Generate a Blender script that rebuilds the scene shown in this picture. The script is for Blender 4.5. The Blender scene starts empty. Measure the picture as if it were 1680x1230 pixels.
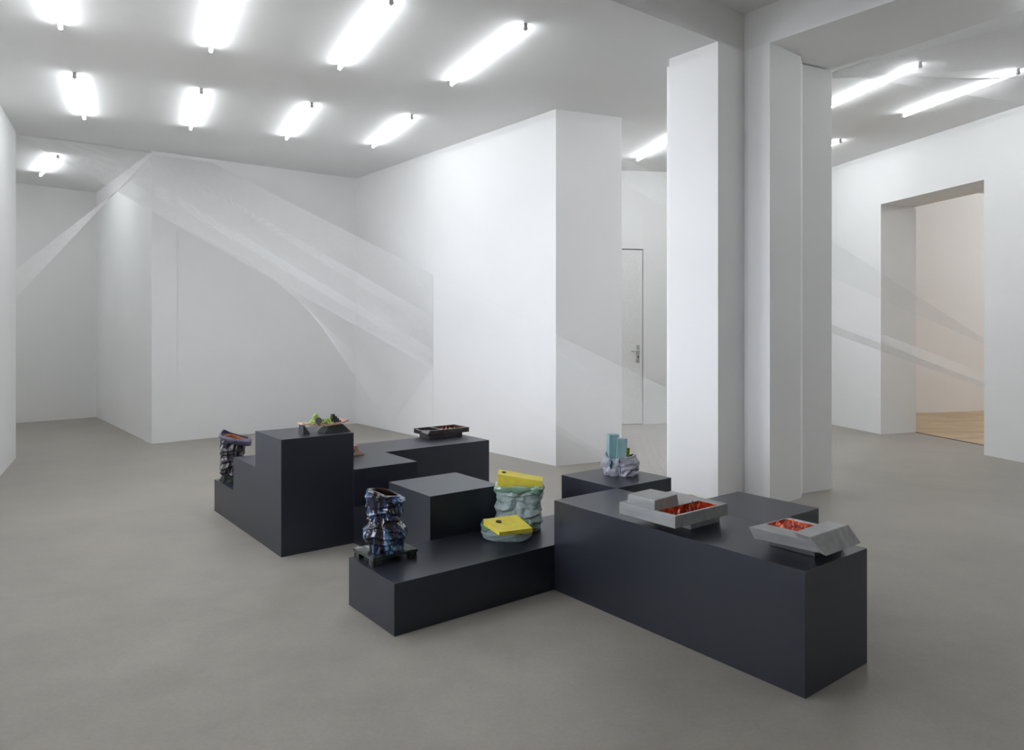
import bpy, bmesh, math, random
from mathutils import Vector, noise
random.seed(7)
SC = bpy.context.scene
COL = SC.collection
# ---------------------------------------------------------------- camera model (metres, camera looks along +Y)
F, CX, HY, H = 1174.2, 842.8, 541.4, 1.4498
TH = -0.91
E1 = Vector((math.cos(TH), math.sin(TH), 0)); E2 = Vector((-math.sin(TH), math.cos(TH), 0)); P0 = Vector((.2259, 3.997, 0))

def at(x, y, z=0.0):
    Y = F*(H-z)/(y-HY)
    return Vector(((x-CX)*Y/F, Y, z))
def atY(x, y, Y):
    return Vector(((x-CX)*Y/F, Y, H-(y-HY)*Y/F))
def onwall(x, y, A, B):
    """point of the vertical wall through floor points A and B seen at pixel x, y"""
    d = Vector(((x-CX)/F, 1.0)); a = Vector((A[0], A[1])); b = Vector((B[0], B[1])); e = b-a
    # s*d = a + t*e
    det = d.x*(-e.y) + e.x*d.y
    s = (a.x*(-e.y) + e.x*a.y)/det
    return Vector((d.x*s, s, H-(y-HY)*s/F))
def W(u, v, z=0.0):
    return P0 + E1*u + E2*v + Vector((0, 0, z))

# ---------------------------------------------------------------- materials
def new_mat(name):
    m = bpy.data.materials.new(name); m.use_nodes = True
    nt = m.node_tree; b = nt.nodes['Principled BSDF']
    return m, nt, b
def coords(nt, scale=(1, 1, 1), kind='Object'):
    tc = nt.nodes.new('ShaderNodeTexCoord'); mp = nt.nodes.new('ShaderNodeMapping')
    mp.inputs['Scale'].default_value = scale
    nt.links.new(tc.outputs[kind], mp.inputs['Vector']); return mp.outputs['Vector']
def noise_tex(nt, vec, scale, detail=4, rough=.55, dist=0):
    n = nt.nodes.new('ShaderNodeTexNoise'); n.inputs['Scale'].default_value = scale
    n.inputs['Detail'].default_value = detail; n.inputs['Roughness'].default_value = rough
    n.inputs['Distortion'].default_value = dist
    nt.links.new(vec, n.inputs['Vector']); return n.outputs['Fac']
def ramp(nt, fac, stops):
    r = nt.nodes.new('ShaderNodeValToRGB'); cr = r.color_ramp
    while len(cr.elements) < len(stops): cr.elements.new(.5)
    for e, (p, c) in zip(cr.elements, stops):
        e.position = p; e.color = (c[0], c[1], c[2], 1)
    nt.links.new(fac, r.inputs['Fac']); return r.outputs['Color']
def bump(nt, b, fac, strength, dist):
    n = nt.nodes.new('ShaderNodeBump'); n.inputs['Strength'].default_value = strength; n.inputs['Distance'].default_value = dist
    nt.links.new(fac, n.inputs['Height']); nt.links.new(n.outputs['Normal'], b.inputs['Normal'])
def noisy(name, stops, scale=8, rough=.4, stretch=(1, 1, 1), detail=5, bmp=0, bdist=.003, coat=0, dist=0, spec=.5, bscale=None):
    m, nt, b = new_mat(name)
    v = coords(nt, stretch); f = noise_tex(nt, v, scale, detail, .6, dist)
    nt.links.new(ramp(nt, f, stops), b.inputs['Base Color'])
    b.inputs['Roughness'].default_value = rough; b.inputs['Coat Weight'].default_value = coat
    b.inputs['Coat Roughness'].default_value = .06
    b.inputs['Specular IOR Level'].default_value = spec
    if bmp:
        f2 = noise_tex(nt, coords(nt), bscale or scale*3, 5) ; bump(nt, b, f2, bmp, bdist)
    return m

M = {}
M['plaster'] = noisy('white_plaster', [(.3, (.80, .80, .795)), (.7, (.83, .83, .825))], .8, .75, bmp=.12, bdist=.002, spec=.25, bscale=60)
M['ceil'] = noisy('ceiling_paint', [(.3, (.74, .74, .735)), (.7, (.77, .77, .765))], .8, .85, bmp=.25, bdist=.003, spec=.2, bscale=45)
M['plaster_room'] = noisy('warm_white_plaster', [(.3, (.80, .785, .775)), (.7, (.83, .815, .805))], .8, .8, spec=.2)
# concrete floor
m, nt, b = new_mat('polished_concrete')
v = coords(nt)
n1 = noise_tex(nt, v, .55, 6, .6, .4); n2 = noise_tex(nt, v, 2.6, 8, .65); n3 = noise_tex(nt, v, 60, 4, .6)
mx = nt.nodes.new('ShaderNodeMath'); mx.operation = 'ADD'; nt.links.new(n1, mx.inputs[0]); nt.links.new(n2, mx.inputs[1])
mh = nt.nodes.new('ShaderNodeMath'); mh.operation = 'MULTIPLY'; mh.inputs[1].default_value = .5; nt.links.new(mx.outputs[0], mh.inputs[0])
c1 = ramp(nt, mh.outputs[0], [(.36, (.272, .252, .220)), (.5, (.322, .300, .264)), (.64, (.368, .342, .302))])
mixc = nt.nodes.new('ShaderNodeMix'); mixc.data_type = 'RGBA'; mixc.blend_type = 'OVERLAY'; mixc.inputs['Factor'].default_value = .10
nt.links.new(c1, mixc.inputs[6]); nt.links.new(ramp(nt, n3, [(.35, (.3, .3, .3)), (.65, (.7, .7, .7))]), mixc.inputs[7])
nt.links.new(mixc.outputs[2], b.inputs['Base Color'])
nt.links.new(ramp(nt, n2, [(.3, (.42, .42, .42)), (.7, (.54, .54, .54))]), b.inputs['Roughness'])
b.inputs['Specular IOR Level'].default_value = .45
bump(nt, b, n3, .04, .001)
M['floor'] = m
# parquet
m, nt, b = new_mat('oak_parquet')
br = nt.nodes.new('ShaderNodeTexBrick'); nt.links.new(coords(nt), br.inputs['Vector'])
br.inputs['Scale'].default_value = 1.0; br.inputs['Brick Width'].default_value = .5; br.inputs['Row Height'].default_value = .09
br.inputs['Mortar Size'].default_value = .002; br.inputs['Color1'].default_value = (.46, .33, .18, 1); br.inputs['Color2'].default_value = (.66, .50, .30, 1)
br.inputs['Mortar'].default_value = (.22, .14, .07, 1); br.inputs['Bias'].default_value = -.1
n1 = noise_tex(nt, coords(nt, (2, 30, 2)), 1.5, 5)
mixc = nt.nodes.new('ShaderNodeMix'); mixc.data_type = 'RGBA'; mixc.blend_type = 'MULTIPLY'; mixc.inputs['Factor'].default_value = .5
nt.links.new(br.outputs['Color'], mixc.inputs[6]); nt.links.new(ramp(nt, n1, [(.3, (.75, .72, .68)), (.7, (1, 1, 1))]), mixc.inputs[7])
nt.links.new(mixc.outputs[2], b.inputs['Base Color']); b.inputs['Roughness'].default_value = .4
M['parquet'] = m
M['plinth'] = noisy('dark_slate_lacquer', [(.3, (.0150, .0158, .0230)), (.7, (.0165, .0174, .0252))], 2, .36, bmp=.02, bdist=.001, spec=.78, bscale=90)
M['plinth'].node_tree.nodes['Principled BSDF'].inputs['Specular Tint'].default_value = (.82, .88, 1, 1)
def simple(name, col, rough=.4, metal=0, spec=.5):
    m, nt, b = new_mat(name)
    f = noise_tex(nt, coords(nt), 25, 3)
    lo = tuple(c*.93 for c in col); nt.links.new(ramp(nt, f, [(.3, lo), (.7, col)]), b.inputs['Base Color'])
    b.inputs['Roughness'].default_value = rough; b.inputs['Metallic'].default_value = metal; b.inputs['Specular IOR Level'].default_value = spec
    return m
M['door'] = simple('door_white', (.80, .80, .79), .5)
M['gap'] = simple('shadow_gap', (.03, .03, .03), .8)
M['steel'] = simple('brushed_steel', (.5, .5, .5), .35, 1)
M['holder'] = simple('grey_plastic', (.42, .42, .42), .5)
M['thread'] = simple('white_thread', (.93, .93, .93), .7)
M['pin'] = simple('pin_metal', (.35, .35, .35), .5)
m, nt, b = new_mat('lamp_glow'); b.inputs['Base Color'].default_value = (.9, .9, .9, 1)
b.inputs['Emission Color'].default_value = (.93, .965, 1.0, 1); b.inputs['Emission Strength'].default_value = 31
M['glow'] = m
m, nt, b = new_mat('added_lamp_glow'); b.inputs['Base Color'].default_value = (.9, .9, .9, 1)  # stronger glow for the unseen tubes added next door
b.inputs['Emission Color'].default_value = (.95, .97, 1.0, 1); b.inputs['Emission Strength'].default_value = 190
M['glow_added'] = m

# ---------------------------------------------------------------- object helpers
def finish(name, bm, mat, parent=None, smooth=False, mats=None):
    bmesh.ops.recalc_face_normals(bm, faces=bm.faces)
    me = bpy.data.meshes.new(name); bm.to_mesh(me); bm.free()
    if smooth:
        for p in me.polygons: p.use_smooth = True
    if mats:
        for q in mats: me.materials.append(q)
    else: me.materials.append(mat)
    o = bpy.data.objects.new(name, me); COL.objects.link(o)
    if parent: o.parent = parent
    return o
def recenter(o, loc):
    """move the origin of a top-level mesh to loc, geometry stays in place"""
    loc = Vector(loc)
    for v in o.data.vertices: v.co -= loc
    o.location = loc
def thing(name, label, cat, loc=(0, 0, 0), rz=0, group=None):
    o = bpy.data.objects.new(name, None); COL.objects.link(o); o.empty_display_size = .05
    o.location = loc; o.rotation_euler = (0, 0, rz); o['label'] = label; o['category'] = cat
    if group: o['group'] = group
    return o
def tag(o, label, cat, group=None, kind=None):
    o['label'] = label; o['category'] = cat
    if group: o['group'] = group
    if kind: o['kind'] = kind
    return o
def struct(o): o['kind'] = 'structure'; return o
def prism(bm, pts, z0, z1):
    """vertical prism over a plan polygon; z0/z1 numbers or functions of (x, y)"""
    g = lambda z, p: z(p[0], p[1]) if callable(z) else z
    lo = [bm.verts.new((p[0], p[1], g(z0, p))) for p in pts]; hi = [bm.verts.new((p[0], p[1], g(z1, p))) for p in pts]
    n = len(pts)
    bm.faces.new(lo[::-1]); bm.faces.new(hi)
    for i in range(n):
        j = (i+1) % n; bm.faces.new((lo[i], lo[j], hi[j], hi[i]))
    return lo+hi
def hexa(bm, b4, t4):
    lo = [bm.verts.new(p) for p in b4]; hi = [bm.verts.new(p) for p in t4]
    bm.faces.new(lo[::-1]); bm.faces.new(hi)
    for i in range(4):
        j = (i+1) % 4; bm.faces.new((lo[i], lo[j], hi[j], hi[i]))
def box(bm, x0, x1, y0, y1, z0, z1): prism(bm, [(x0, y0), (x1, y0), (x1, y1), (x0, y1)], z0, z1)
def bevel(bm, w=.003, seg=2):
    bmesh.ops.remove_doubles(bm, verts=bm.verts, dist=1e-5)
    es = [e for e in bm.edges if len(e.link_faces) == 2 and e.calc_face_angle(0) > .5]
    bmesh.ops.bevel(bm, geom=es, offset=w, segments=seg, affect='EDGES', profile=.6)
def tube(bm, a, b, r, n=12, caps=True):
    a = Vector(a); b = Vector(b); d = (b-a).normalized(); s = d.orthogonal().normalized(); t = d.cross(s)
    R = []
    for p in (a, b): R.append([bm.verts.new(p+(s*math.cos(2*math.pi*k/n)+t*math.sin(2*math.pi*k/n))*r) for k in range(n)])
    for k in range(n):
        l = (k+1) % n; bm.faces.new((R[0][k], R[0][l], R[1][l], R[1][k]))
    if caps: bm.faces.new(R[0][::-1]); bm.faces.new(R[1])
def nz(x, y, z, s=0): return noise.noise(Vector((x+s*17.3, y-s*9.1, z+s*5.7)))

# ---------------------------------------------------------------- room shell
def zc(x, y): return 3.640+.0195*x+.0170*y + ZC0
ZC0 = .027
TOP = 4.6
LW0, LW1 = at(0, 781), at(26, 751)
dl = (LW0-LW1).normalized()
LWn = LW0 + dl*10.8
def wall(name, A, B, thick, side, z0=-.05, z1=TOP, mat='plaster', ext=(0, 0)):
    A = Vector((A[0], A[1], 0)); B = Vector((B[0], B[1], 0)); d = (B-A).normalized(); n = Vector((-d.y, d.x, 0))*side*thick
    A = A-d*ext[0]; B = B+d*ext[1]
    bm = bmesh.new(); prism(bm, [A, B, B+n, A+n], z0, z1)
    return struct(finish(name, bm, M[mat]))
# left wall (visible face towards the room = right-hand side)
wln = Vector((-dl.y, dl.x, 0))
if wln.x > 0: wln = -wln
LWd = lambda s: LW1 - dl*(-s)   # point s metres from the far corner towards the camera
def wall_piece(name, s0, s1, z0, z1, th=.45):
    bm = bmesh.new(); A, B = LWd(s0), LWd(s1); prism(bm, [A, B, B+wln*th, A+wln*th], z0, z1); return struct(finish(name, bm, M['plaster']))
WS = [(2.7, 4.7), (5.5, 7.5)]; WZ0, WZ1 = .75, 3.05  # unseen windows, added so that daylight brightens the room from the left
wall_piece('wall_left', 0, 2.7, -.05, TOP); wall_piece('wall_left', 4.7, 5.5, -.05, TOP); wall_piece('wall_left', 7.5, 11.5, -.05, TOP)
for s0, s1 in WS:
    wall_piece('wall_left', s0, s1, -.05, WZ0); wall_piece('wall_left', s0, s1, WZ1, TOP)
    A, B = LWd(s0)+wln*.3, LWd(s1)+wln*.3; sm = (s0+s1)/2; Mi = LWd(sm)+wln*.3
    wf = bpy.data.objects.new('added_window_1', None); COL.objects.link(wf); wf.location = Vector((Mi.x, Mi.y, WZ0)); struct(wf)
    bm = bmesh.new()
    e_ = (B-A).normalized()
    hw = (B-A).length/2; a0 = math.atan2(e_.y, e_.x); wf.rotation_euler = (0, 0, a0); hh_ = WZ1-WZ0
    for x0, x1, z0, z1 in ((-hw, -hw+.06, 0, hh_), (hw-.06, hw, 0, hh_), (-.03, .03, 0, hh_), (-hw, hw, 0, .06), (-hw, hw, hh_-.06, hh_), (-hw, hw, hh_*.68, hh_*.68+.05)):
        box(bm, x0, x1, -.03, .03, z0, z1)
    finish('added_window_frame', bm, M['door'], wf)
    ld = bpy.data.lights.new('added_daylight_portal', 'AREA'); ld.shape = 'RECTANGLE'; ld.size = 2*hw; ld.size_y = hh_; ld.cycles.is_portal = True
    lo_ = bpy.data.objects.new('added_daylight_portal', ld); COL.objects.link(lo_); lo_.location = Mi+wln*.1+Vector((0, 0, (WZ0+WZ1)/2))
    lo_.rotation_euler = (-wln).to_track_quat('-Z', 'Y').to_euler()
f1, f2 = at(26, 694), at(158, 684)
ff = (f1-f2).normalized()
wall('wall_far_left', f1+ff*4, f2, .2, 1, ext=(0, .2))
wl = LW1 + Vector((-.45*dl.y*-1, .45*dl.x*-1, 0))
c249, c584, c912, c1020 = at(249, 728), at(584.5, 694), at(912, 764.5), at(1020, 754)
wall('wall_return', f2, c249, .3, 1)
wall('wall_back', c249, c584, .3, 1)
wall('wall_middle', c584, c912, .3, 1)
wall('wall_middle_end', c912, c1020, .3, 1)
d1 = (c1020-c912).normalized()
dr0, dr1 = at(1021, 697), at(1097, 695)
dd = (dr1-dr0).normalized()
hid = dr0 - dd*1.6
wall('wall_corridor', c1020, hid, .3, 1, ext=(0, .2))
# right wall with the opening
r0, r1, r2, r3 = at(1363, 696), at(1454, 712), at(1614, 746), at(1680, 759)
rd = (r3-r0).normalized()
rc = r0 - rd*.9
r9 = r0 + rd*14.0
r1 = r0 + rd*((r1-r0).dot(rd)); r2 = r0 + rd*((r2-r0).dot(rd))
rn = Vector((-rd.y, rd.x, 0))
if rn.x < 0: rn = -rn
ot = at(1503, 709)-r1; OT = ot.length
on = Vector((ot.x, ot.y, 0))
bm = bmesh.new(); prism(bm, [rc, r1, r1+on, rc+on], -.05, TOP); struct(finish('wall_right', bm, M['plaster']))
bm = bmesh.new(); prism(bm, [r2, r9, r9+on, r2+on], -.05, TOP); struct(finish('wall_right', bm, M['plaster']))
bm = bmesh.new(); prism(bm, [r1, r2, r2+on, r1+on], 3.20, TOP); struct(finish('wall_right', bm, M['plaster']))
# rear (behind the camera)
LWn = LWd(11.5)
wall('wall_rear', LWn, r9, .2, -1, ext=(.5, .5))
# door wall
dA = hid; dB = rc + dd*.3
dL, dR = onwall(948, 697, dr0, dr1), onwall(1055.3, 697, dr0, dr1)
dL.z = dR.z = 0
DZ = onwall(1038, 408, dr0, dr1).z
dn = Vector((-dd.y, dd.x, 0))
for (a, b_, z0, z1) in ((dA-dd*.3, dL, -.05, TOP), (dR, dB+dd*.3, -.05, TOP), (dL, dR, DZ, TOP)):
    bm = bmesh.new(); prism(bm, [a, b_, b_+dn*.2, a+dn*.2], z0, z1); struct(finish('wall_door', bm, M['plaster']))
bm = bmesh.new(); prism(bm, [dL+dn*.05, dR+dn*.05, dR+dn*.19, dL+dn*.19], -.04, DZ); struct(finish('door_gap_shade', bm, M['gap']))  # dark backing that paints the shade inside the door gaps
door = thing('door_1', '', '', dL); del door['label']; del door['category']; struct(door)
ang = math.atan2(dd.y, dd.x); door.rotation_euler = (0, 0, ang)
DWd = (dR-dL).length
bm = bmesh.new(); box(bm, .008, DWd-.013, .004, .045, .012, DZ-.016); bevel(bm, .002, 1); finish('door_panel', bm, M['door'], door)
hx = DWd-.085; 
hz = onwall(1050, 575.6, dr0, dr1).z
bm = bmesh.new(); box(bm, hx-.024, hx+.024, -.006, .004, hz-.17, hz+.09); bevel(bm, .003); pl = finish('handle_plate', bm, M['steel'], door)
bm = bmesh.new(); tube(bm, (hx, 0, hz), (hx, -.055, hz), .011); tube(bm, (hx+.012, -.055, hz), (hx-.125, -.055, hz), .011); finish('door_handle', bm, M['steel'], pl)
bm = bmesh.new(); tube(bm, (hx+.004, -.006, hz-.085), (hx+.004, -.0085, hz-.085), .010); box(bm, hx, hx+.008, -.0085, -.006, hz-.112, hz-.085); finish('keyhole', bm, M['gap'], pl)

# floor
bm = bmesh.new()
vs = [bm.verts.new(p) for p in [(-14, -6, 0), (12, -6, 0), (12, 15, 0), (-14, 15, 0)]]; 
o = None
prism(bm, [(-14, -7), (13, -7), (13, 16), (-14, 16)], -.1, 0) ; bmesh.ops.delete(bm, geom=vs, context='VERTS')
struct(finish('floor', bm, M['floor']))
# wooden floor of the neighbouring room, starting inside the opening
w1, w2 = at(1503, 709.5), at(1614, 730.8)
w2d = (w2-w1).normalized()
b1, b2 = at(1503, 678), at(1614, 674)
bd = (b2-b1).normalized()
bm = bmesh.new(); prism(bm, [w1-w2d*.0, w1+w2d*4.5, b1+bd*5, b1-bd*.6, w1-w2d*2.2+on*.1], -.02, .004)
o = finish('floor', bm, M['parquet']); recenter(o, w1); struct(o)
bm = bmesh.new(); q = w2d*2.6; nn = Vector((-w2d.y, w2d.x, 0))*.02; prism(bm, [w1, w1+q, w1+q+nn, w1+nn], -.01, .006); struct(finish('trim_2', bm, M['gap']))
wall('wall_room_back', b1-bd*2, b2+bd*5, .2, 1, mat='plaster_room')
ro = r1+on
# side walls + ceiling of neighbouring room
wall('wall_room_left', ro, b1-bd*1.2, .15, 1, mat='plaster_room')
re = r9+on
wall('wall_room_right', ro+rd*7, b1+bd*6.2, .15, -1, mat='plaster_room', ext=(0, .5))
bm = bmesh.new(); prism(bm, [ro-rd*.3, ro+rd*7.4, b1+bd*7, b1-bd*2], 3.9, 4.0); struct(finish('ceiling', bm, M['ceil']))

# pillar (cross shaped)
p1, p2, K, q1 = at(1098, 816), at(1178, 833.9), at(1221, 822.6), at(1263, 831.3)
rr = at(1314, 817); s1, t1 = at(1316.5, 809), at(1364.5, 802)
dR_ = (K-p2).normalized(); dL_ = (p1-p2).normalized()
k2 = p1 + dR_*.13; k3 = Vector((1.372, 6.41, 0))
bm = bmesh.new()
prism(bm, [p1, p2, K, q1, rr, s1, t1, t1+dL_*.35, (2.15, 7.15, 0), k3+dR_*.5+dL_*.1, k3, k2], -.05, 3.812)
struct(finish('wall_pillar', bm, M['plaster']))
# ceilings: lowered ceiling everywhere except the pocket in front of the pillar
a1 = (p2-K).normalized(); a2 = (q1-K).normalized()
PZ = 4.123
A1 = K + a1*9; A2 = K + a2*10
bm = bmesh.new()
big = [(-8, 12.6)]
Lp = [K, A1, (-14, A1.y-3), (-14, 14), (-2, 16), (13, 16), (13, A2.y-1), A2]
def ceil_poly(pts, z):
    bm = bmesh.new(); prism(bm, pts, z, lambda x, y: 4.7); bmesh.ops.triangulate(bm, faces=bm.faces); return bm
# main ceiling slab: thick mass down to zc (its side faces are the pocket walls)
hm = LW1 + (LW1-c249)*.0
main = [K, A1, Vector((-9, A1.y-1.5, 0)), Vector((-9, 8.0, 0)), LW1, c249, c249+Vector((0, 3, 0)), (-2, 16, 0), (8, 16, 0), (12, 12, 0), (12, A2.y-.5, 0), A2]
bm = bmesh.new(); prism(bm, main, zc, 4.7); 
o = struct(finish('ceiling', bm, M['ceil']))
# far left alcove ceiling, a little higher
bm = bmesh.new(); prism(bm, [LW1, Vector((-9, 8.0, 0)), Vector((-13.5, 8.0, 0)), Vector((-13.5, 14, 0)), Vector((-5, 14, 0)), c249+Vector((0, 3, 0)), c249],
                        lambda x, y: 3.715 + .0*x + max(0, min(1, (y-9)/2.5))*.045, 4.69)
struct(finish('ceiling', bm, M['ceil']))
bm = bmesh.new(); prism(bm, [K+Vector((0, .3, 0)), A1+Vector((0, .3, 0)), (-9, -7, 0), (13, -7, 0), A2+Vector((.3, .3, 0))], PZ, 4.68)
struct(finish('ceiling', bm, M['ceil']))

# alcove far end closing wall
wall('wall_alcove_left', LW1+Vector((-6, -1.5, 0)), LW1+Vector((-6, 6, 0)), .2, 1)
wall('wall_alcove_front', LW1+Vector((-6.2, -.1, 0)), LW1+Vector((-.3, -.1, 0)), .2, -1)

# ---------------------------------------------------------------- fluorescent tubes
def make_tube(label, group, c, ang, length=1.43, mat='glow'):
    """c = centre (x, y), ang = heading in degrees from +Y towards +X"""
    c = (c[0]*1.008, c[1]*1.008); a = math.radians(ang); d = Vector((math.sin(a), math.cos(a)))
    A = Vector((c[0]-d.x*length/2, c[1]-d.y*length/2)); B = Vector((c[0]+d.x*length/2, c[1]+d.y*length/2))
    za, zb = zc(A.x, A.y), zc(B.x, B.y)
    if mat == 'glow_added': za = zb = 3.9
    t = thing('tube_light', label, 'ceiling light', ((A.x+B.x)/2, (A.y+B.y)/2, (za+zb)/2), 0, group)
    o0 = t.location.copy()
    PA, PB = Vector((A.x, A.y, za-.038))-o0, Vector((B.x, B.y, zb-.038))-o0
    dv = (PB-PA).normalized()
    bm = bmesh.new(); tube(bm, PA+dv*.012, PB-dv*.012, .0125, 14); finish('tube', bm, M[mat], t, True)
    for P, s in ((PA, 1), (PB, -1)):
        bm = bmesh.new()
        tube(bm, P-dv*s*.012, P+dv*s*.010, .017, 12)
        side = Vector((dv.y, -dv.x, 0))*.014
        base = P - dv*s*.010; b2_ = P + dv*s*.006
        z = Vector((0, 0, .0375))
        hexa(bm, [base-side, b2_-side, b2_+side, base+side], [base-side+z, b2_-side+z, b2_+side+z, base+side+z])
        finish('lamp_holder', bm, M['holder'], t)
    return t
def seg(A, B): return ((A[0]+B[0])/2, (A[1]+B[1])/2)
G1 = 'fluorescent tubes on the ceiling of the main room'; G2 = 'fluorescent tubes on the ceiling of the right room'
dv = (.469, -.883)
def far_c(end, s): return (end[0]+dv[0]*.72*s, end[1]+dv[1]*.72*s)
make_tube('fluorescent tube cut by the top edge at upper left, only its lower end showing', G1, far_c((-3.29, 5.20), 1), -28)
make_tube('fluorescent tube cut by the top edge, second from the left in the near row', G1, far_c((-2.41, 5.69), 1), -28)
make_tube('whole fluorescent tube in the near row, reaching almost to the top edge', G1, seg((-1.49, 6.13), (-.84, 4.88)), -27.7)
make_tube('rightmost near-row fluorescent tube, above the white wall left of the pillar', G1, seg((-.58, 6.61), (.09, 5.35)), -27.9)
make_tube('leftmost tube of the far row, leaning the other way beside the left wall', G1, seg((-3.81, 6.21), (-4.47, 7.45)), -28)
make_tube('second far-row tube from the left, standing almost upright in the picture', G1, seg((-2.92, 6.69), (-3.58, 7.93)), -28)
make_tube('third far-row tube from the left, over the back wall', G1, seg((-2.02, 7.17), (-2.69, 8.46)), -27.5)
make_tube('far-row tube closest to the long white wall, fourth from the left', G1, seg((-1.09, 7.66), (-1.76, 8.93)), -27.9)
make_tube('small distant tube in the left alcove behind the thread sheet', 'fluorescent tubes beyond the main room', seg((-5.82, 9.14), (-6.76, 10.22)), -41)
make_tube('distant tube above the white door, partly hidden by the pillar', G2, seg((1.72, 9.99), (2.02, 8.58)), -12)
make_tube('bright tube emerging right behind the pillar, nearer the pillar of the two long ones', G2, seg((3.31, 7.76), (3.61, 6.34)), -12)
make_tube('long tube above the doorway opening in the right wall', G2, seg((4.34, 7.99), (4.64, 6.57)), -12)
make_tube('short glimpse of a distant tube just right of the pillar', G2, seg((4.17, 9.12), (3.86, 10.52)), -12)
make_tube('tube at the upper right corner of the picture, only its end glowing into view', G2, seg((3.86, 5.24), (4.16, 3.82)), -12)
G3 = 'unseen tubes added for brightness'  # unseen tubes, added to raise the light in the rooms
for c, a in (((5.05, 4.85), -12), ((-2.1, 2.75), -28), ((2.95, 9.6), -12), ((-7.25, 8.68), -41), ((-8.4, 8.95), -41), ((5.45, 2.5), -12), ((1.0, 9.6), -12), ((2.42, 8.05), -12)):
    make_tube('unseen fluorescent tube added for brightness', G3, c, a)
make_tube('unseen fluorescent tube added in the neighbouring parquet room', 'unseen tubes added in the neighbouring room', (9.2, 8.8), 75, mat='glow_added')  # hidden tubes, added to light the room beyond the opening
make_tube('unseen fluorescent tube added in the neighbouring parquet room', 'unseen tubes added in the neighbouring room', (10.4, 10.6), 75, mat='glow_added')

# ---------------------------------------------------------------- plinths
def plinth(parts, label, cells):
    """cells: plan polygon(s) in plinth grid (u, v) with heights; one solid mesh"""
    bm = bmesh.new()
    for poly, z in cells:
        prism(bm, [W(u, v) for u, v in poly], 0.0, z)
    bevel(bm, .0012, 1)
    o = finish('plinth', bm, M['plinth']); u, v = cells[0][0][0]; recenter(o, W(u, v))
    return tag(o, label, 'plinth', 'dark slate display plinths')
R = lambda u0, u1, v0, v1: [(u0, v0), (u1, v0), (u1, v1), (u0, v1)]
e = .0012
# stepped plinth as one extruded profile (profile in u-z, extruded along v)
bm = bmesh.new()
prof = [(-3, 0), (-1.5, 0), (-1.5, .75), (-2, .75), (-2, .5), (-2.5, .5), (-2.5, .25), (-3, .25)]
lo = [bm.verts.new(W(u, -1, z)) for u, z in prof]; hi = [bm.verts.new(W(u, -.5-e, z)) for u, z in prof]
bm.faces.new(lo); bm.faces.new(hi[::-1])
for i in range(8): bm.faces.new((lo[i], lo[(i+1) % 8], hi[(i+1) % 8], hi[i]))
bevel(bm, .0012, 1)
o = finish('plinth', bm, M['plinth']); recenter(o, W(-1.5, -1)); tag(o, 'tall stepped slate plinth at the far left rising in three steps', 'plinth', 'dark slate display plinths')
plinth(None, 'L-shaped mid-height slate plinth behind the stepped one, farthest back', [([(-2.5, -.5), (-1.5, -.5), (-1.5, -e), (-2, -e), (-2, 1), (-2.5, 1)], .5)])
plinth(None, 'low slate plinth mostly hidden behind the blue and black vase', [(R(-1.5+e, -1, -.5, 0), .25)])
plinth(None, 'square slate plinth in the middle with an empty top', [(R(-1+e, -.5-e, -.5, 0), .5)])
plinth(None, 'long low slate plinth in front carrying the vase and the yellow-lidded pots', [(R(-.5, -e, -1, .5-e), .25)])
plinth(None, 'square slate plinth under the pale vessel with blue blocks, by the pillar', [(R(-.5, 0, .5, 1), .5)])
plinth(None, 'longest slate plinth at right front with the two grey trays', [(R(0, 1.5, 0, .5-e), .5)])
plinth(None, 'slate plinth block joined behind the long one, in front of the pillar foot', [(R(.5, 1, .5, 1), .5)])

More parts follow.
